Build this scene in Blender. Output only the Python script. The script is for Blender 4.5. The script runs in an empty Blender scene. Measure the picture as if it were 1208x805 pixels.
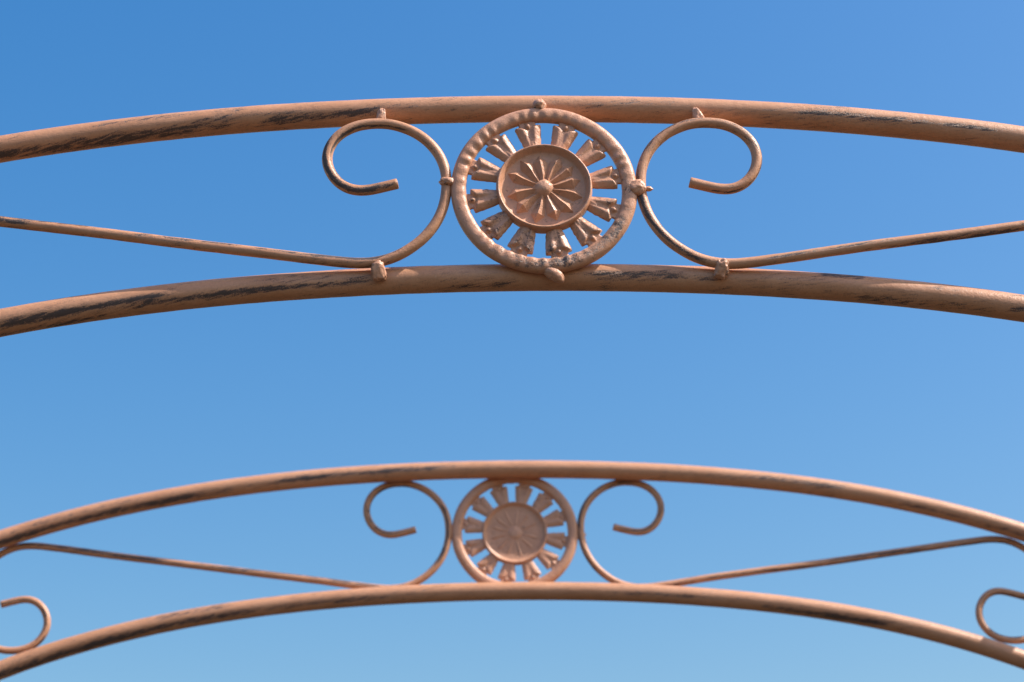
import bpy, bmesh, math, random
from mathutils import Vector, Matrix, noise

# ------------------------------------------------------------------ camera, sky, sun, exposure
scene = bpy.context.scene
col = scene.collection

CAM_Z = 1.55
PITCH, YAW, ROLL = 0.4245, 0.0318, 0.0174
cam_d = bpy.data.cameras.new('camera')
cam = bpy.data.objects.new('camera', cam_d)
col.objects.link(cam)
cam_d.sensor_width = 36.0
cam_d.lens = 2328.3 / 1208 * 36.0
cam_d.clip_start, cam_d.clip_end = 0.02, 5000
fwd = Vector((math.sin(YAW) * math.cos(PITCH), math.cos(YAW) * math.cos(PITCH), math.sin(PITCH)))
right = Vector((math.cos(YAW), -math.sin(YAW), 0))
up = right.cross(fwd)
r2 = right * math.cos(ROLL) - up * math.sin(ROLL)
u2 = up * math.cos(ROLL) + right * math.sin(ROLL)
m = Matrix((r2, u2, -fwd)).transposed().to_4x4()
m.translation = (0, 0, CAM_Z)
cam.matrix_world = m
cam_d.dof.use_dof = True
cam_d.dof.focus_distance = 1.80
cam_d.dof.aperture_fstop = 7.6
cam_d.dof.aperture_blades = 7
scene.camera = cam

SUN_VEC = Vector((0.82, -0.225, 1.0)).normalized()
SUN_EL = math.asin(SUN_VEC.z)
SUN_AZ = math.atan2(SUN_VEC.x, SUN_VEC.y)      # from +Y towards +X

world = bpy.data.worlds.new('World')
scene.world = world
world.use_nodes = True
nt = world.node_tree
bg = nt.nodes['Background']
sky = nt.nodes.new('ShaderNodeTexSky')
sky.sky_type = 'NISHITA'
sky.sun_disc = False
sky.sun_elevation = SUN_EL
sky.sun_rotation = SUN_AZ
sky.altitude = 0
sky.air_density = 1.5
sky.dust_density = 3.0
sky.ozone_density = 1.7
hs = nt.nodes.new('ShaderNodeHueSaturation')      # the camera's vivid rendering of blue
hs.inputs['Saturation'].default_value = 1.58
hs.inputs['Hue'].default_value = 0.5055
nt.links.new(sky.outputs[0], hs.inputs['Color'])
nt.links.new(hs.outputs[0], bg.inputs['Color'])
bg.inputs['Strength'].default_value = 0.125

sun_d = bpy.data.lights.new('sun', 'SUN')
sun_d.energy = 4.4
sun_d.angle = math.radians(0.53)
sun_d.color = (1.0, 0.95, 0.88)
sun = bpy.data.objects.new('sun', sun_d)
col.objects.link(sun)
sun.location = (4, -2, 8)
sun.rotation_euler = (-SUN_VEC).to_track_quat('-Z', 'Y').to_euler()

scene.view_settings.view_transform = 'Standard'
scene.view_settings.look = 'None'
scene.view_settings.gamma = 1.0
scene.view_settings.exposure = 0.53
scene.view_settings.use_curve_mapping = False
scene.cycles.use_denoising = True

# ------------------------------------------------------------------ materials
class NT:
    """small helper for writing node trees"""
    def __init__(self, mat):
        mat.use_nodes = True
        self.t = mat.node_tree
        self.b = self.t.nodes['Principled BSDF']
    def n(self, kind, **kw):
        nd = self.t.nodes.new(kind)
        for k, v in kw.items():
            setattr(nd, k, v)
        return nd
    def l(self, a, b):
        self.t.links.new(a, b)
    def val(self, sock, v):
        if hasattr(v, 'is_linked') or isinstance(v, bpy.types.NodeSocket):
            self.l(v, sock)
        else:
            sock.default_value = v
    def math(self, op, a, b=0.0, c=0.0, clamp=False):
        nd = self.n('ShaderNodeMath', operation=op, use_clamp=clamp)
        self.val(nd.inputs[0], a); self.val(nd.inputs[1], b); self.val(nd.inputs[2], c)
        return nd.outputs[0]
    def mapr(self, v, a, b, c=0.0, d=1.0, smooth=True):
        nd = self.n('ShaderNodeMapRange')
        nd.interpolation_type = 'SMOOTHSTEP' if smooth else 'LINEAR'
        self.val(nd.inputs[0], v)
        for i, x in enumerate((a, b, c, d)):
            nd.inputs[i + 1].default_value = x
        return nd.outputs[0]
    def noise(self, vec, scale, detail=3.0, rough=0.55, w=None):
        nd = self.n('ShaderNodeTexNoise')
        nd.noise_dimensions = '3D'
        self.l(vec, nd.inputs['Vector'])
        nd.inputs['Scale'].default_value = scale
        nd.inputs['Detail'].default_value = detail
        nd.inputs['Roughness'].default_value = rough
        return nd.outputs['Fac']
    def mix(self, f, a, b):
        nd = self.n('ShaderNodeMix', data_type='RGBA')
        self.val(nd.inputs[0], f)
        for s, v in ((nd.inputs[6], a), (nd.inputs[7], b)):
            if isinstance(v, tuple):
                s.default_value = (*v, 1)
            else:
                self.l(v, s)
        return nd.outputs[2]


def paint_material(name, tube):
    """salmon paint brushed over dark old metal, worn through in streaks"""
    mat = bpy.data.materials.new(name)
    k = NT(mat)
    oi = k.n('ShaderNodeObjectInfo')
    off = k.math('MULTIPLY', oi.outputs['Random'], 37.0)
    comb = k.n('ShaderNodeCombineXYZ')
    k.l(off, comb.inputs[0]); k.l(off, comb.inputs[1]); k.l(off, comb.inputs[2])
    if tube:
        # u metres along the tube, v metres round it; strokes run slanted along the tube
        uv = k.n('ShaderNodeUVMap'); uv.uv_map = 'along'
        sep = k.n('ShaderNodeSeparateXYZ'); k.l(uv.outputs[0], sep.inputs[0])
        u, v = sep.outputs[0], sep.outputs[1]
        sh = k.math('ADD', k.math('MULTIPLY', u, 0.20), k.math('MULTIPLY', v, -1.0))
        c1 = k.n('ShaderNodeCombineXYZ')
        k.l(k.math('MULTIPLY', u, 0.16), c1.inputs[0]); k.l(sh, c1.inputs[1])
        st = k.n('ShaderNodeVectorMath', operation='ADD')
        k.l(c1.outputs[0], st.inputs[0]); k.l(comb.outputs[0], st.inputs[1])
        streak_vec = st.outputs[0]
    else:
        tc0 = k.n('ShaderNodeTexCoord')
        st = k.n('ShaderNodeVectorMath', operation='ADD')
        k.l(tc0.outputs['Object'], st.inputs[0]); k.l(comb.outputs[0], st.inputs[1])
        streak_vec = st.outputs[0]
    tc = k.n('ShaderNodeTexCoord')
    ov = k.n('ShaderNodeVectorMath', operation='ADD')
    k.l(tc.outputs['Object'], ov.inputs[0]); k.l(comb.outputs[0], ov.inputs[1])
    ov = ov.outputs[0]
    at = k.n('ShaderNodeAttribute'); at.attribute_name = 'wear'
    wear = at.outputs['Fac']

    s1 = k.noise(streak_vec, 400 if tube else 230, 6, 0.72)
    s2 = k.noise(streak_vec, 75 if tube else 60, 3, 0.55)
    s3 = k.noise(ov, 1000, 3, 0.7)
    mixn = k.math('ADD', k.math('MULTIPLY', s1, 0.46), k.math('MULTIPLY', s2, 0.26))
    mixn = k.math('ADD', mixn, k.math('MULTIPLY', s3, 0.28))
    mixn = k.math('MULTIPLY_ADD', k.math('SUBTRACT', mixn, 0.5), 2.3, 0.5)
    if not tube:
        mixn = k.math('SUBTRACT', mixn, 0.035)
    chip = k.math('ADD', mixn, k.math('MULTIPLY', wear, 0.31))
    m_dark = k.mapr(chip, 0.66, 0.80)
    m_thin = k.mapr(chip, 0.53, 0.74)
    big = k.noise(ov, 22, 3, 0.6)
    fine = k.noise(ov, 420, 3, 0.65)
    if tube:
        c = k.mix(k.mapr(big, 0.30, 0.70), (0.54, 0.258, 0.138), (0.60, 0.302, 0.172))
    else:
        c = k.mix(k.mapr(big, 0.30, 0.70), (0.58, 0.285, 0.170), (0.64, 0.330, 0.208))
    c = k.mix(k.math('MULTIPLY', k.mapr(fine, 0.42, 0.70), 0.35 if tube else 0.22), c, (0.40, 0.190, 0.105))
    # thin, see-through paint turns brown before the dark metal shows
    c = k.mix(k.math('MULTIPLY', m_thin, 0.55), c, (0.20, 0.105, 0.068))
    darkc = k.mix(s3, (0.018, 0.017, 0.022), (0.075, 0.064, 0.066))
    c = k.mix(k.math('MULTIPLY', m_dark, 0.88), c, darkc)
    # pale chalky flecks where brush ridges are rubbed
    fl = k.mapr(k.noise(ov, 620, 2, 0.5), 0.685, 0.76)
    c = k.mix(k.math('MULTIPLY', fl, 0.40), c, (0.60, 0.45, 0.38))
    k.l(c, k.b.inputs['Base Color'])
    rg = k.math('ADD', 0.36 if tube else 0.31, k.math('MULTIPLY', m_dark, 0.12))
    rg = k.math('ADD', rg, k.math('MULTIPLY', fine, 0.12))
    k.l(rg, k.b.inputs['Roughness'])
    k.b.inputs['Specular IOR Level'].default_value = 0.45
    # brushed, slightly grainy paint skin
    hh = k.math('ADD', k.math('MULTIPLY', k.noise(ov, 700, 3, 0.6), 0.6), k.math('MULTIPLY', k.noise(ov, 170, 2, 0.5), 0.8))
    hh = k.math('SUBTRACT', hh, k.math('MULTIPLY', m_dark, 0.35))
    bp = k.n('ShaderNodeBump')
    bp.inputs['Strength'].default_value = 0.75
    bp.inputs['Distance'].default_value = 0.0006 if tube else 0.0008
    k.l(hh, bp.inputs['Height'])
    k.l(bp.outputs[0], k.b.inputs['Normal'])
    return mat


M_TUBE = paint_material('worn_salmon_paint_on_tube', True)
M_CAST = paint_material('worn_salmon_paint_on_casting', False)


def ground_material():
    mat = bpy.data.materials.new('dry_earth_and_gravel')
    k = NT(mat)
    tc = k.n('ShaderNodeTexCoord')
    a = k.noise(tc.outputs['Object'], 0.35, 5, 0.6)
    b = k.noise(tc.outputs['Object'], 26, 4, 0.65)
    c = k.mix(k.mapr(a, 0.35, 0.65), (0.040, 0.027, 0.015), (0.058, 0.040, 0.023))
    c = k.mix(k.math('MULTIPLY', k.mapr(b, 0.40, 0.62), 0.6), c, (0.026, 0.019, 0.012))
    k.l(c, k.b.inputs['Base Color'])
    k.b.inputs['Roughness'].default_value = 0.95
    bp = k.n('ShaderNodeBump'); bp.inputs['Distance'].default_value = 0.02
    k.l(b, bp.inputs['Height']); k.l(bp.outputs[0], k.b.inputs['Normal'])
    return mat


# ------------------------------------------------------------------ builders
def link(name, mesh, parent=None, mat=None, matrix=None):
    o = bpy.data.objects.new(name, mesh)
    col.objects.link(o)
    if mat and not mesh.materials:
        mesh.materials.append(mat)
    if parent:
        o.parent = parent
    if matrix is not None:
        o.matrix_local = matrix
    return o


def mesh_from(name, verts, faces, smooth=True):
    me = bpy.data.meshes.new(name)
    me.from_pydata(verts, [], faces)
    me.update()
    bm = bmesh.new(); bm.from_mesh(me)
    bmesh.ops.recalc_face_normals(bm, faces=bm.faces)
    bm.to_mesh(me); bm.free()
    me.polygons.foreach_set('use_smooth', [smooth] * len(me.polygons))
    return me


def resample(pts, step):
    """Catmull-Rom through 2D points, then even steps"""
    P = [Vector(p) for p in pts]
    P = [P[0] * 2 - P[1]] + P + [P[-1] * 2 - P[-2]]
    dense = []
    for i in range(1, len(P) - 2):
        p0, p1, p2, p3 = P[i - 1], P[i], P[i + 1], P[i + 2]
        for j in range(24):
            t = j / 24
            dense.append(0.5 * ((2 * p1) + (p2 - p0) * t + (2 * p0 - 5 * p1 + 4 * p2 - p3) * t * t + (3 * p1 - p0 - 3 * p2 + p3) * t ** 3))
    dense.append(P[-2])
    out = [dense[0].copy()]
    acc = 0.0
    for a, b in zip(dense, dense[1:]):
        seg = (b - a).length
        while acc + seg >= step and seg > 1e-9:
            t = (step - acc) / seg
            a = a.lerp(b, t)
            out.append(a.copy())
            seg = (b - a).length
            acc = 0.0
        acc += seg
    if (out[-1] - dense[-1]).length > step * 0.3:
        out.append(dense[-1].copy())
    return out


def smooth_pts(pts, it):
    pts = [p.copy() for p in pts]
    for _ in range(it):
        q = [p.copy() for p in pts]
        for i in range(1, len(pts) - 1):
            q[i] = (pts[i - 1] + pts[i] * 2 + pts[i + 1]) * 0.25
        pts = q
    return pts


def tube_mesh(name, pts, radius, seg=28, y=0.0, wear=None, seed=0, wob=0.004, cap_round=True):
    """sweep a round tube along a planar (x, z) path; UV map 'along' holds metres along and round.
    phi runs from the -Y side (front) towards the left-hand normal of the path"""
    n = len(pts)
    verts, faces = [], []
    us, ws = [], []
    rings = []          # (point, tangent, radius factor, u)
    u = 0.0
    for i in range(n):
        a, b = pts[max(i - 1, 0)], pts[min(i + 1, n - 1)]
        t = (b - a).normalized()
        if i:
            u += (pts[i] - pts[i - 1]).length
        rings.append((pts[i], t, 1.0, u))
    if cap_round:
        p, t, _, u0 = rings[0]
        rings.insert(0, (p - t * radius * 0.10, t, 0.86, u0))
        p, t, _, u1 = rings[-1]
        rings.append((p + t * radius * 0.10, t, 0.86, u1))
    sv = Vector((seed * 7.31, seed * 3.7, 0))
    for (p, t, f, uu) in rings:
        nx, nz = -t.y, t.x
        wobx = noise.noise(Vector((uu * 9, 0, 0)) + sv) * radius * wob * 4
        wobz = noise.noise(Vector((uu * 9, 5, 0)) + sv) * radius * wob * 4
        for j in range(seg):
            ph = -math.pi + 2 * math.pi * j / seg
            rr = radius * f * (1 + wob * 3 * noise.noise(Vector((uu * 60, math.cos(ph) * 1.2, math.sin(ph) * 1.2)) + sv))
            c, s = math.cos(ph), math.sin(ph)
            verts.append((p.x + nx * s * rr + wobx, y - c * rr, p.y + nz * s * rr + wobz))
            us.append((uu, ph))
            ws.append(wear(uu, ph, p) if wear else 0.0)
    R = len(rings)
    for i in range(R - 1):
        for j in range(seg):
            j2 = (j + 1) % seg
            faces.append((i * seg + j, i * seg + j2, (i + 1) * seg + j2, (i + 1) * seg + j))
    faces.append(tuple(range(seg)))
    faces.append(tuple((R - 1) * seg + j for j in range(seg)))
    me = mesh_from(name, verts, faces)
    lay = me.uv_layers.new(name='along')
    for poly in me.polygons:
        ph0 = us[poly.vertices[0]][1]
        seam = any(abs(us[v][1] - ph0) > math.pi for v in poly.vertices)
        for li in poly.loop_indices:
            uu, ph = us[me.loops[li].vertex_index]
            if seam and ph < 0:
                ph += 2 * math.pi
            lay.data[li].uv = (uu, ph * radius)
    a = me.attributes.new('wear', 'FLOAT', 'POINT')
    a.data.foreach_set('value', ws)
    return me


def streaks_fn(streaks, base=0.0, by_x=True):
    """streaks: (s0, s1, t0, t1, half width in t, strength); s is the path x or the length along,
    t the height on the visible side of the tube seen from below (-1 bottom edge .. 1 top edge)"""
    TILT = math.radians(31)
    def f(uu, ph, p):
        s = p.x if by_x else uu
        vis = math.cos(ph + TILT)
        t = math.sin(ph + TILT)
        w = base
        if vis > 0:
            for (s0, s1, t0, t1, hw, k) in streaks:
                if s0 < s < s1:
                    q = (s - s0) / (s1 - s0)
                    e = min(1, 5 * q, 5 * (1 - q))
                    d = abs(t - (t0 + (t1 - t0) * q)) / hw
                    if d < 1:
                        w += k * e * (1 - d * d)
        else:
            w += 0.15
        return w
    return f


def blob_mesh(name, size, seed, rough=0.22, boxy=0):
    """a lump of weld metal"""
    bm = bmesh.new()
    bmesh.ops.create_icosphere(bm, subdivisions=4, radius=1.0)
    sv = Vector((seed * 3.1, seed * 1.7, seed))
    for v in bm.verts:
        d = 1 + rough * 1.3 * noise.noise(v.co * 1.6 + sv) + rough * 0.75 * noise.noise(v.co * 4 + sv) + rough * 0.3 * noise.noise(v.co * 9 + sv)
        if boxy:
            v.co = Vector([math.copysign(abs(c) ** 0.72, c) for c in v.co])
            v.co.x *= 1 - 0.22 * v.co.z * boxy
        v.co = Vector((v.co.x * size[0], v.co.y * size[1], v.co.z * size[2])) * d
    me = bpy.data.meshes.new(name)
    bm.to_mesh(me); bm.free()
    me.polygons.foreach_set('use_smooth', [True] * len(me.polygons))
    a = me.attributes.new('wear', 'FLOAT', 'POINT')
    rnd = random.Random(seed)
    k = rnd.uniform(0.1, 0.5)
    a.data.foreach_set('value', [k * max(0, -v.co.z / size[2] * 0.5 + 0.3) for v in me.vertices])
    return me


# ------------------------------------------------------------------ medallion pieces (metres, local: x right, z up, -y front)
R_OUT = 0.0855
R_DISC = 0.0443


def rim_mesh():
    """cast ring, flat-topped, with a hammered inner shoulder"""
    NA, NS = 300, 20
    verts, faces, ws = [], [], []
    rc, hw, hd = 0.0785, 0.0071, 0.0060
    for i in range(NA):
        a = 2 * math.pi * i / NA
        d = Vector((math.cos(a), math.sin(a), 0))
        irr = noise.noise(d * 2.3 + Vector((4, 1, 0)))
        beads = math.sin(a * 46 + 2.2 * irr + 1.5 * noise.noise(d * 5)) * (0.55 + 0.6 * noise.noise(d * 3.1 + Vector((0, 7, 0))))
        for j in range(NS):
            ph = 2 * math.pi * j / NS            # 0 outward, pi/2 front
            c, s = math.cos(ph), math.sin(ph)
            cr = math.copysign(abs(c) ** 0.85, c) * hw
            cy = math.copysign(abs(s) ** 0.8, s) * hd
            front = max(0, s)
            inner = max(0, math.cos(ph - math.radians(125)))
            bump = 0.0012 * beads * max(0.25, min(1.0, 0.65 + 1.6 * noise.noise(d * 1.7 + Vector((3, 3, 1))))) * inner ** 2 + 0.0004 * front * noise.noise(d * 12 + Vector((0, 0, c)))
            r = rc + cr - bump * 0.55 * (1 if c < 0 else 0.2) + 0.0004 * irr
            yy = -(cy + bump * front)
            verts.append((r * d.x, yy, r * d.y))
            low = max(0, -d.y * 0.8 + d.x * 0.35 + 0.15)
            ws.append(0.85 * low * (0.4 + 0.6 * inner) * front - 0.05)
    for i in range(NA):
        i2 = (i + 1) % NA
        for j in range(NS):
            j2 = (j + 1) % NS
            faces.append((i * NS + j, i * NS + j2, i2 * NS + j2, i2 * NS + j))
    me = mesh_from('rim', verts, faces)
    me.attributes.new('wear', 'FLOAT', 'POINT').data.foreach_set('value', ws)
    return me


def disc_mesh():
    """dished centre plate with a rolled edge, the same hollow pressed on both sides"""
    prof = [(0.0000, 0.0018), (0.010, 0.0018), (0.020, 0.0016), (0.030, 0.0014), (0.0372, 0.0015), (0.0380, 0.0020), (0.0394, 0.0040),
            (0.0409, 0.0070), (0.0418, 0.0083), (0.0426, 0.0085), (0.0434, 0.0076), (0.0441, 0.0050), (0.0443, 0.0015)]
    NA = 120
    verts, faces = [(0, -prof[0][1], 0), (0, prof[0][1] * 0.55, 0)], []
    ring = [(r, -h) for r, h in prof[1:]] + [(r, h * 0.55) for r, h in reversed(prof[1:])]
    n = len(ring)
    for i in range(NA):
        a = 2 * math.pi * i / NA
        d = Vector((math.cos(a), math.sin(a), 0))
        k = noise.noise(d * 2.5)
        for (r, y) in ring:
            edge = max(0.0, (r - 0.034) / 0.010)
            r2 = r * (1 + 0.008 * k * edge)
            verts.append((r2 * d.x, y * (1 + 0.10 * k * edge), r2 * d.y))
    for i in range(NA):
        i2 = (i + 1) % NA
        a, b = 2 + i * n, 2 + i2 * n
        faces.append((0, a, b))
        faces.append((1, b + n - 1, a + n - 1))
        for j in range(n - 1):
            faces.append((a + j, a + j + 1, b + j + 1, b + j))
    me = mesh_from('disc', verts, faces)
    me.attributes.new('wear', 'FLOAT', 'POINT').data.foreach_set('value', [0.0] * len(me.vertices))
    return me


def ray_mesh(seed):
    """slim pointed petal with a sharp ridge, running along +x from the hub"""
    rnd = random.Random(seed)
    L0, L1 = 0.006, 0.0360 + rnd.uniform(-0.0015, 0.0010)
    Lw = L0 + (L1 - L0) * (0.68 + rnd.uniform(-0.05, 0.05))
    w0, wm = 0.0024, 0.0072 + rnd.uniform(-0.0006, 0.0006)
    h0, hm = 0.0034, 0.0060 + rnd.uniform(-0.0004, 0.0006)
    yb, yk = -0.0012, 0.0006
    verts, faces = [], []
    def row(x, w, h, dz):
        verts.extend([(x, yb, -w + dz), (x, yb - h, dz), (x, yb, w + dz), (x, yk + h * 0.22, dz)])
    steps = [(0, L0, w0, h0)]
    for q in (0.33, 0.66, 1.0):
        steps.append((0, L0 + (Lw - L0) * q, w0 + (wm - w0) * q ** 0.9, h0 + (hm - h0) * q))
    for q in (0.35, 0.7, 0.97):
        steps.append((0, Lw + (L1 - Lw) * q, wm * (1 - q) ** 0.95, hm * (1 - q) + 0.0003))
    for _, x, w, h in steps:
        row(x, w, h, 0.0005 * math.sin(x * 200 + seed * 2))
    for i in range(len(steps) - 1):
        for j in range(4):
            a, b = i * 4 + j, i * 4 + (j + 1) % 4
            faces.append((a, b, b + 4, a + 4))
    faces.append((0, 1, 2, 3)); e = (len(steps) - 1) * 4
    faces.append((e, e + 1, e + 2, e + 3))
    me = mesh_from('ray', verts, faces, smooth=False)
    me.attributes.new('wear', 'FLOAT', 'POINT').data.foreach_set('value', [0.05] * len(verts))
    return me


def hub_mesh():
    prof = [(0.0, 0.0084), (0.0038, 0.0082), (0.0054, 0.0074), (0.0078, 0.0048), (0.0098, 0.0026), (0.0110, 0.0012)]
    verts, faces = [], []
    NA = 28
    ring = [(r, -h) for r, h in prof[1:]] + [(r, h * 0.35) for r, h in reversed(prof[1:])]
    n = len(ring)
    verts = [(0, -prof[0][1], 0), (0, prof[0][1] * 0.35, 0)]
    for i in range(NA):
        a = 2 * math.pi * i / NA
        k = noise.noise(Vector((math.cos(a), math.sin(a), 2)) * 1.3)
        for (r, y) in ring:
            rr = r * (1 + 0.12 * k)
            verts.append((rr * math.cos(a), y * (1 + 0.06 * k), rr * math.sin(a)))
    for i in range(NA):
        a, b = 2 + i * n, 2 + ((i + 1) % NA) * n
        faces.append((0, a, b))
        faces.append((1, b + n - 1, a + n - 1))
        for j in range(n - 1):
            faces.append((a + j, a + j + 1, b + j + 1, b + j))
    me = mesh_from('hub', verts, faces)
    me.attributes.new('wear', 'FLOAT', 'POINT').data.foreach_set('value', [0.0] * len(me.vertices))
    return me


def tulip_mesh(seed, worn):
    """tulip-shaped spoke along +x: two swelling petals, a bud between them, a neck into the rim"""
    rnd = random.Random(seed)
    NR, NSQ = 30, 20
    r0, r1, r2 = 0.0425, 0.0676, 0.0745
    asym = rnd.uniform(-0.10, 0.10)
    verts, faces, ws = [], [], []
    def half_w(r):
        if r < r1:
            q = (r - r0) / (r1 - r0)
            w = 0.0069 + 0.0058 * q ** 0.85
            if q > 0.90:
                w *= 1 - 0.10 * ((q - 0.90) / 0.10) ** 2
            return w
        q = (r - r1) / (r2 - r1)
        return 0.0076 + 0.0010 * q
    rs = [r0 + (r1 - r0) * i / (NR - 7) for i in range(NR - 6)] + [r1 + 0.0002 + (r2 - r1 - 0.0002) * i / 5 for i in range(6)]
    for side in (-1, 1):
        for r in rs:
            hw = half_w(r)
            q = min(1.0, (r - r0) / (r1 - r0))
            for j in range(NSQ + 1):
                s = -1 + 2 * j / NSQ
                h = 0.0016
                if r < r1:
                    for sg in (-1, 1):
                        c = sg * (0.30 + 0.22 * q)
                        d = (s - c) / (0.54)
                        if abs(d) < 1:
                            amp = 0.0042 * (0.45 + 0.55 * q) * (1 + sg * asym)
                            if q > 0.80:
                                # petal tips: the outer corner reaches further than the inner one
                                cut = 1.0 - 0.20 * (1 - abs(s)) ** 1.3
                                amp *= max(0.0, min(1.0, (cut - q) / 0.055)) ** 0.6
                            h += amp * (0.45 * (1 - d * d) + 0.55 * (1 - abs(d)))
                b = math.hypot((r - 0.0668) / 0.0030, s * hw / 0.0026)
                if b < 1:
                    h = max(h, 0.0016 + 0.0030 * math.sqrt(1 - b * b))
                # stem rib
                if q < 0.35:
                    h += 0.0008 * (1 - q / 0.35) * max(0, 1 - abs(s))
                h += 0.00014 * noise.noise(Vector((r * 400, s * 4, seed)))
                if abs(s) > 0.999:
                    h = 0.0009
                y = -h if side < 0 else h * 0.55
                edge = 0.0005 * noise.noise(Vector((r * 300, s * 2, seed + 9)))
                verts.append((r, y, s * hw + edge))
                ws.append(worn * (0.3 + 0.7 * max(0, h - 0.002) / 0.004) if side < 0 else 0.0)
    n = NSQ + 1
    m_ = len(rs)
    for side in (0, 1):
        o = side * m_ * n
        for i in range(m_ - 1):
            for j in range(NSQ):
                faces.append((o + i * n + j, o + i * n + j + 1, o + (i + 1) * n + j + 1, o + (i + 1) * n + j))
    o = m_ * n
    for i in range(m_ - 1):
        for j in (0, NSQ):
            faces.append((i * n + j, (i + 1) * n + j, o + (i + 1) * n + j, o + i * n + j))
    for i in (0, m_ - 1):
        for j in range(NSQ):
            faces.append((i * n + j, i * n + j + 1, o + i * n + j + 1, o + i * n + j))
    me = mesh_from('tulip_spoke', verts, faces)
    me.attributes.new('wear', 'FLOAT', 'POINT').data.foreach_set('value', ws)
    return me


RIM, DISC, HUB = rim_mesh(), disc_mesh(), hub_mesh()
TULIPS = [tulip_mesh(3 + i, w) for i, w in enumerate((0.05, 0.7, 0.2, 0.55))]
RAYS = [ray_mesh(i) for i in range(3)]
for me in [RIM, DISC, HUB] + TULIPS + RAYS:
    me.materials.append(M_CAST)

RAY_ANG = [125, 96, 66, 40, 14, -14, -44, -72, -103, -136, -167, 155]
TULIP_ANG = [102, 71, 41, 11, -19.5, -50, -79.5, -110.5, -140, -169.5, 160.5, 131.5]
TULIP_KIND = [0, 0, 2, 2, 3, 3, 1, 1, 1, 3, 2, 0]


def medallion(parent, x, y, z, rot_y, back, scale=1.0):
    """ring (the part's own mesh) with dished disc, rays, hub and tulip spokes as sub-parts"""
    mw = Matrix.Translation((x, y, z)) @ Matrix.Rotation(rot_y, 4, 'Y')
    if back:
        mw = mw @ Matrix.Rotation(math.pi, 4, 'Z')
    mw = mw @ Matrix.Diagonal((scale, 1, scale, 1))
    o = link('medallion', RIM, parent, None, mw)
    link('disc', DISC, o)
    link('hub', HUB, o)
    for i, a in enumerate(RAY_ANG):
        link('ray', RAYS[i % 3], o, None, Matrix.Rotation(-math.radians(a), 4, 'Y'))
    for a, kd in zip(TULIP_ANG, TULIP_KIND):
        link('tulip_spoke', TULIPS[kd], o, None, Matrix.Rotation(-math.radians(a), 4, 'Y'))
    return o


# ------------------------------------------------------------------ the arch profile (x, z) relative to the crown of the outer rail
K2, K4 = 0.142, 0.1082
GAP = 0.1775
R_RAIL, R_ROD = 0.0125, 0.0049


def pz(x):
    return -(K2 * x * x + K4 * x ** 4)


def outer_profile(crown_z):
    """crown, steepening shoulders, then upright legs down to the ground"""
    half = []
    x = 0.0
    while x < 1.15:
        half.append(Vector((x, pz(x))))
        x += 0.004
    p = half[-1].copy()
    ang = math.atan(-(2 * K2 * x + 4 * K4 * x ** 3))
    curv = -1.15
    while ang > -math.pi / 2 + 0.002:
        ang = max(-math.pi / 2, ang + curv * 0.006)
        p = p + Vector((math.cos(ang), math.sin(ang))) * 0.006
        half.append(p.copy())
    while p.y > -crown_z + 0.02:
        p = p + Vector((0, -0.02))
        half.append(p.copy())
    p.y = -crown_z
    left = [Vector((-q.x, q.y)) for q in reversed(half[1:])]
    return left + half


def offset_profile(pts, g):
    out = []
    for i in range(len(pts)):
        t = (pts[min(i + 1, len(pts) - 1)] - pts[max(i - 1, 0)]).normalized()
        out.append(pts[i] + Vector((t.y, -t.x)) * g)
    return out


SCROLL_HALF = [(-134, -89), (-150, -93.3), (-166, -96.6), (-179, -94), (-190, -85.5), (-197, -73.5), (-199.2, -61.5), (-196, -48), (-185.3, -34.6),
               (-169.5, -27), (-152.5, -25), (-136, -27.1), (-117, -36), (-102, -50.2), (-92.9, -67), (-89.4, -84.5), (-90, -102), (-94.4, -120),
               (-103.6, -137.5), (-118, -153.2), (-137, -165.6), (-155.5, -170.9), (-174, -171.4), (-197, -168.8), (-225, -165), (-262, -159.4), (-330, -149.8)]
S_CENTRE = Vector((-0.4175, -0.1375))


def s_scroll(mirror):
    a = [Vector((x / 1000, z / 1000)) for x, z in SCROLL_HALF]
    full = a + [S_CENTRE.copy()] + [S_CENTRE * 2 - p for p in reversed(a)]
    pts = smooth_pts(resample(full, 0.0025), 14)
    if mirror:
        # on this side the outer end runs on a little further before it is cut off
        t = (pts[-1] - pts[-9]).normalized()
        pts += [pts[-1] + t * (0.0025 * (i + 1)) for i in range(12)]
        pts = [Vector((-p.x, p.y)) for p in pts]
    return pts


S_LEFT, S_RIGHT = s_scroll(False), s_scroll(True)
X0 = 641.0
def px(v): return (v - X0) / 1284.0          # metres from the crown for a point on the near arch
def pf(v): return (v - 607.0) / 836.0        # the same on the far arch

NEAR_OUT = [(px(-200), px(310), -.55, -.20, .42, .95), (px(290), px(450), -.28, .12, .42, 1.05), (px(190), px(370), .15, .42, .16, .55),
            (px(40), px(300), .70, .80, .14, .50), (px(905), px(1230), .36, .46, .20, .95), (px(985), px(1110), .10, .20, .22, .5),
            (px(740), px(830), .58, .52, .20, .5), (px(525), px(575), -.1, .0, .25, .5), (px(0), px(240), -.75, -.7, .16, .5)]
NEAR_IN = [(px(-150), px(140), -.25, .05, .36, .9), (px(60), px(215), -.05, .42, .26, 1.05), (px(150), px(345), -.22, .10, .30, 1.0),
           (px(310), px(452), -.05, .22, .22, .8), (px(-50), px(150), -.85, -.70, .2, .6), (px(676), px(805), .32, .50, .24, .95),
           (px(690), px(860), .05, .20, .22, .55), (px(955), px(1015), .92, .92, .2, .9), (px(985), px(1190), -.55, -.45, .42, .55),
           (px(1160), px(1300), -.05, .0, .3, .75), (px(520), px(625), -.35, -.3, .4, .45)]
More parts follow.
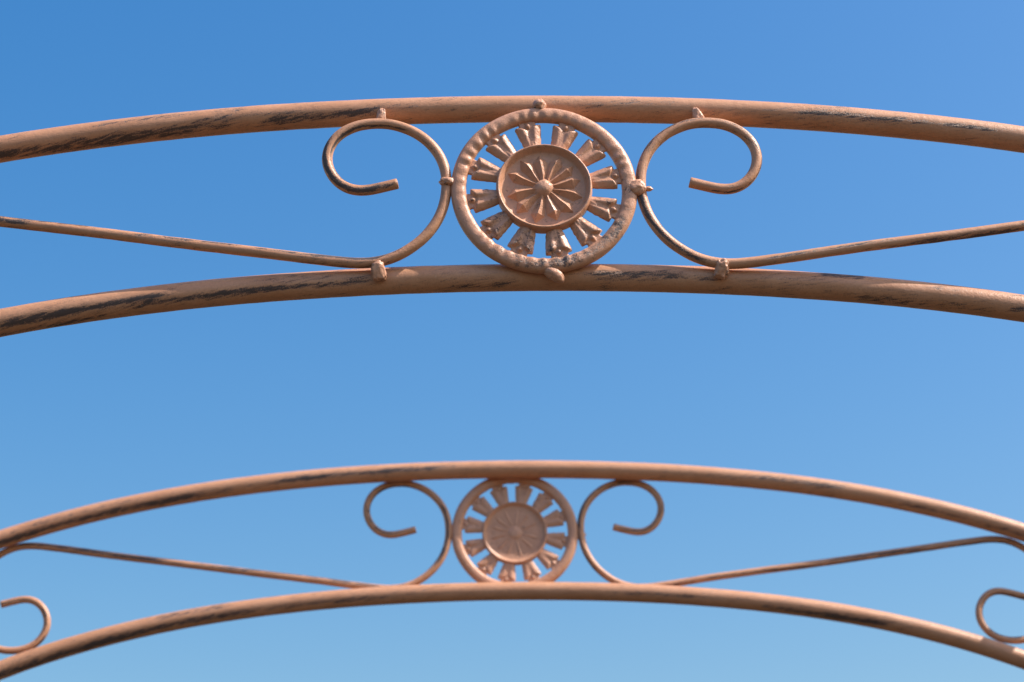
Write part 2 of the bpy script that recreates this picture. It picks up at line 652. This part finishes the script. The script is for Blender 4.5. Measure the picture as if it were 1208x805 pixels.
FAR_OUT = [(pf(-200), pf(340), -.25, -.10, .42, .95), (pf(300), pf(560), .25, .55, .30, .8), (pf(20), pf(220), .55, .6, .2, .4),
           (pf(870), pf(1010), .45, .5, .26, .7), (pf(1000), pf(1250), -.1, -.2, .3, .5)]
FAR_IN = [(pf(-100), pf(180), -.40, -.25, .5, .95), (pf(120), pf(330), -.30, .10, .45, .85), (pf(190), pf(290), .75, .8, .25, .7),
          (pf(300), pf(470), -.1, .2, .3, .6), (pf(880), pf(1060), -.30, -.15, .42, .8), (pf(700), pf(860), .2, .3, .25, .4)]


def rod_streaks(seed, length, fixed):
    rnd = random.Random(seed)
    st = list(fixed)
    s = 0.0
    while s < length:
        L = rnd.uniform(0.05, 0.16)
        t = rnd.choice((-1, 1)) * rnd.uniform(0.15, 0.75)
        st.append((s, s + L, t, t + rnd.uniform(-.4, .4), rnd.uniform(.25, .5), rnd.uniform(.6, 1.15)))
        s += rnd.uniform(0.03, 0.10)
    return streaks_fn(st, 0.06, by_x=False)


def path_len(p):
    return sum((b - a).length for a, b in zip(p, p[1:]))


def build_arch(label, cx, y, crown_z, out_st, in_st, front, dz, mz, seed):
    """front = -1: decoration on the side towards the camera, +1: on the far side"""
    root = bpy.data.objects.new('metal_arch', None)
    root.empty_display_size = 0.2
    col.objects.link(root)
    root.location = (cx, y, 0)
    root['label'] = label
    root['category'] = 'arch'
    root['group'] = 'painted metal arches one behind the other'
    shift = Vector((0, crown_z))
    prof = outer_profile(crown_z)
    inner = offset_profile(prof, GAP)
    inner[0].y = inner[-1].y = -crown_z
    lift = lambda pts: [p + shift for p in pts]
    def lifted(fn):
        return lambda uu, ph, p: fn(uu, ph, p - shift)
    o = link('outer_rail', tube_mesh('outer_rail', lift(prof), R_RAIL, 32, 0, lifted(streaks_fn(out_st, -0.02)), seed), root, M_TUBE)
    o = link('inner_rail', tube_mesh('inner_rail', lift(inner), R_RAIL, 32, 0, lifted(streaks_fn(in_st, -0.02)), seed + 1), root, M_TUBE)

    def lift_at(x):
        q = min(1.0, max(0.0, (abs(x) - 0.21) / 0.44))
        return 1 - q
    yd = front * (R_RAIL + R_ROD - 0.0006) if front < 0 else R_RAIL + 0.0014
    for k, S in enumerate((S_LEFT, S_RIGHT)):
        wide = 0.0 if front < 0 else 1.0
        pts = [p + shift + Vector((math.copysign(0.0021 + 0.052 * (min(abs(p.x), 0.2) - 0.0894), p.x) * lift_at(p.x) * wide, dz * lift_at(p.x) * (1 - 0.78 * min(1.0, max(0.0, (-0.025 - p.y) / 0.146))))) for p in S]
        # hand-bent bar: each one wanders a little
        sv = Vector((seed * 5.3 + k * 2.9, 1.7, 0.4))
        pts = [p + Vector((noise.noise(Vector((i * 0.016, 0, 0)) + sv), noise.noise(Vector((i * 0.016, 9, 0)) + sv))) * 0.0016 for i, p in enumerate(pts)]
        link('scroll', tube_mesh('scroll', pts, R_ROD, 24, yd, rod_streaks(seed * 5 + k, path_len(pts), []), seed + 3 + k, 0.012), root, M_TUBE)

    # medallions: one at the crown, one beyond each scroll
    ym = front * (R_RAIL + 0.0056) if front < 0 else R_RAIL + 0.0022
    back = front > 0
    crown = medallion(root, 0, ym, crown_z + mz, 0, back, 1.0 if front < 0 else 1.03)
    side_pos = []
    for sg in (-1, 1):
        S = S_LEFT if sg < 0 else S_RIGHT
        best = None
        for i in range(len(prof)):
            if 0.70 < sg * prof[i].x < 1.05 and prof[i].y > -0.6:
                c = (prof[i] + inner[i]) * 0.5
                d = min((c - (p + Vector((0, dz)))).length for p in S)
                e = abs(d - (R_OUT + R_ROD - 0.001))
                if best is None or e < best[0]:
                    best = (e, c, i)
        _, c, i = best
        t = (prof[i + 1] - prof[i - 1]).normalized()
        medallion(root, c.x, ym, crown_z + c.y, -math.atan2(t.y, t.x), back)
        side_pos.append(c)

    # welds that hold scrolls and medallion to the rails
    def weld(x, z, size, rot=0.0, depth=0.0, sd=0, boxy=0, tilt=0.0):
        me = blob_mesh('weld', size, seed * 11 + sd, 0.07 if sd == 15 else 0.2 if boxy else 0.14, boxy)
        mw = Matrix.Translation((x, front * (R_RAIL + depth), crown_z + z)) @ Matrix.Rotation(rot, 4, 'Y') @ Matrix.Rotation(-front * tilt, 4, 'X')
        return link('weld', me, root, M_CAST, mw)
    # top of the scrolls: a stub reaching up on to the outer rail
    weld(-.1500, -.0160 + dz, (.0042, .0044, .0088), 0.10, .0008, 1, 1.3)
    weld(.1462, -.0155 + dz, (.0044, .0046, .0085), -0.25, .0008, 2, 1.3)
    # foot of the scrolls: a tab reaching down on to the inner rail
    weld(-.1505, -.1795 + dz * .5, (.0064, .0040, .0086), -0.22, .0052, 3, .3, .40)
    weld(.1590, -.1785 + dz * .5, (.0062, .0040, .0088), 0.22, .0052, 4, .3, .40)
    # second ends of the scrolls
    for sg in (-1, 1):
        weld(sg * .664, -.094 + dz, (.0080, .0042, .0045), 0.25 * sg, -.0035, 9 + sg)
    # round the crown medallion
    weld(-.0022, -.0085 + (mz + .0966), (.0062, .0075, .0068), 0, .0060, 12)
    weld(-.0885, -.0895 + (mz + .0966), (.0075, .0050, .0046), 0.1, .0075, 13)
    w = weld(.0855, -.0962 + (mz + .0966), (.0082, .0056, .0082), 0, .0085, 14)
    link('pin', blob_mesh('pin', (.0042, .0022, .0024), seed + 70, 0.12), w, M_CAST, Matrix.Translation((.0102, .0006, -.0012)))
    weld(.0065, -.1825 + (mz + .0966), (.0125, .0058, .0062), math.radians(38), .0058, 15)
    # short rungs between the legs and a foot plate under each tube
    for sg in (-1, 1):
        for z in (0.35, 0.70, 1.05, 1.40):
            xo = prof[-1].x
            if z < crown_z + prof[-1].y + 1.5:
                i = min(range(len(prof)), key=lambda k: (abs(prof[k].y + crown_z - z) + (0 if prof[k].x * sg > 0 else 9)))
                a, b = prof[i] + shift, inner[i] + shift
                dd = (b - a).normalized()
                pts = [a + dd * (R_RAIL * .6) + (b - a - dd * R_RAIL * 1.2) * (q / 8) for q in range(9)]
                link('rung', tube_mesh('rung', pts, 0.006, 14, 0, None, seed + 20, 0.01, False), root, M_TUBE)
        for P in (prof, inner):
            x = P[0].x if sg < 0 else P[-1].x
            bm = bmesh.new()
            bmesh.ops.create_cube(bm, size=1.0)
            bmesh.ops.scale(bm, vec=(0.09, 0.09, 0.006), verts=bm.verts)
            bmesh.ops.bevel(bm, geom=bm.edges[:], offset=0.0015, segments=2, affect='EDGES')
            me = bpy.data.meshes.new('foot_plate'); bm.to_mesh(me); bm.free()
            link('foot_plate', me, root, M_CAST, Matrix.Translation((x, 0, 0.004)))
    return root, prof, inner


# ------------------------------------------------------------------ ground
bm = bmesh.new()
bmesh.ops.create_grid(bm, x_segments=60, y_segments=60, size=1500)
gm = bpy.data.meshes.new('ground'); bm.to_mesh(gm); bm.free()
ground = link('ground', gm, None, ground_material())
ground['kind'] = 'structure'
ground['label'] = 'dry brown earth and gravel under the arches'

# ------------------------------------------------------------------ the two arches
CX = 0.0824
Y1, Y2 = 1.6093, 2.5973
near, prof_n, inner_n = build_arch('nearer salmon painted metal arch in sharp focus, its medallion mounted in front of the rails',
                   CX, Y1, CAM_Z + 0.9685, NEAR_OUT, NEAR_IN, -1, 0.0, -0.0966, 1)
far, prof_f, inner_f = build_arch('farther, slightly blurred salmon metal arch below, its medallion behind the rails and half in shade',
                  CX, Y2, CAM_Z + 0.9768, [(*f[:5], f[5] * 1.25) for f in FAR_OUT], [(*f[:5], f[5] * 1.2) for f in FAR_IN], 1, 0.0105, -0.0889, 2)

# bars that tie the two arches together beyond the frame
for sg in (-1, 1):
    for x, r in ((0.772, 0.021), (1.20, 0.016)):
        i = min(range(len(prof_f)), key=lambda k: abs(prof_f[k].x - sg * x) + (9 if prof_f[k].y < -1.2 else 0))
        t = (prof_f[i + 1] - prof_f[i - 1]).normalized()
        nrm = Vector((-t.y, t.x))
        c = prof_f[i] + nrm * (R_RAIL + r - 0.003)
        L = Y2 - Y1 + 0.10
        pts = [Vector((q / 40 * L, 0)) for q in range(41)]
        me = tube_mesh('crossbar', pts, r, 24, 0, None, 40 + sg, 0.006)
        mw = Matrix.Translation((c.x, -(Y2 - Y1) - 0.05, CAM_Z + 0.9768 + c.y - 0.004)) @ Matrix.Rotation(math.pi / 2, 4, 'Z')
        link('crossbar', me, far, M_TUBE, mw)
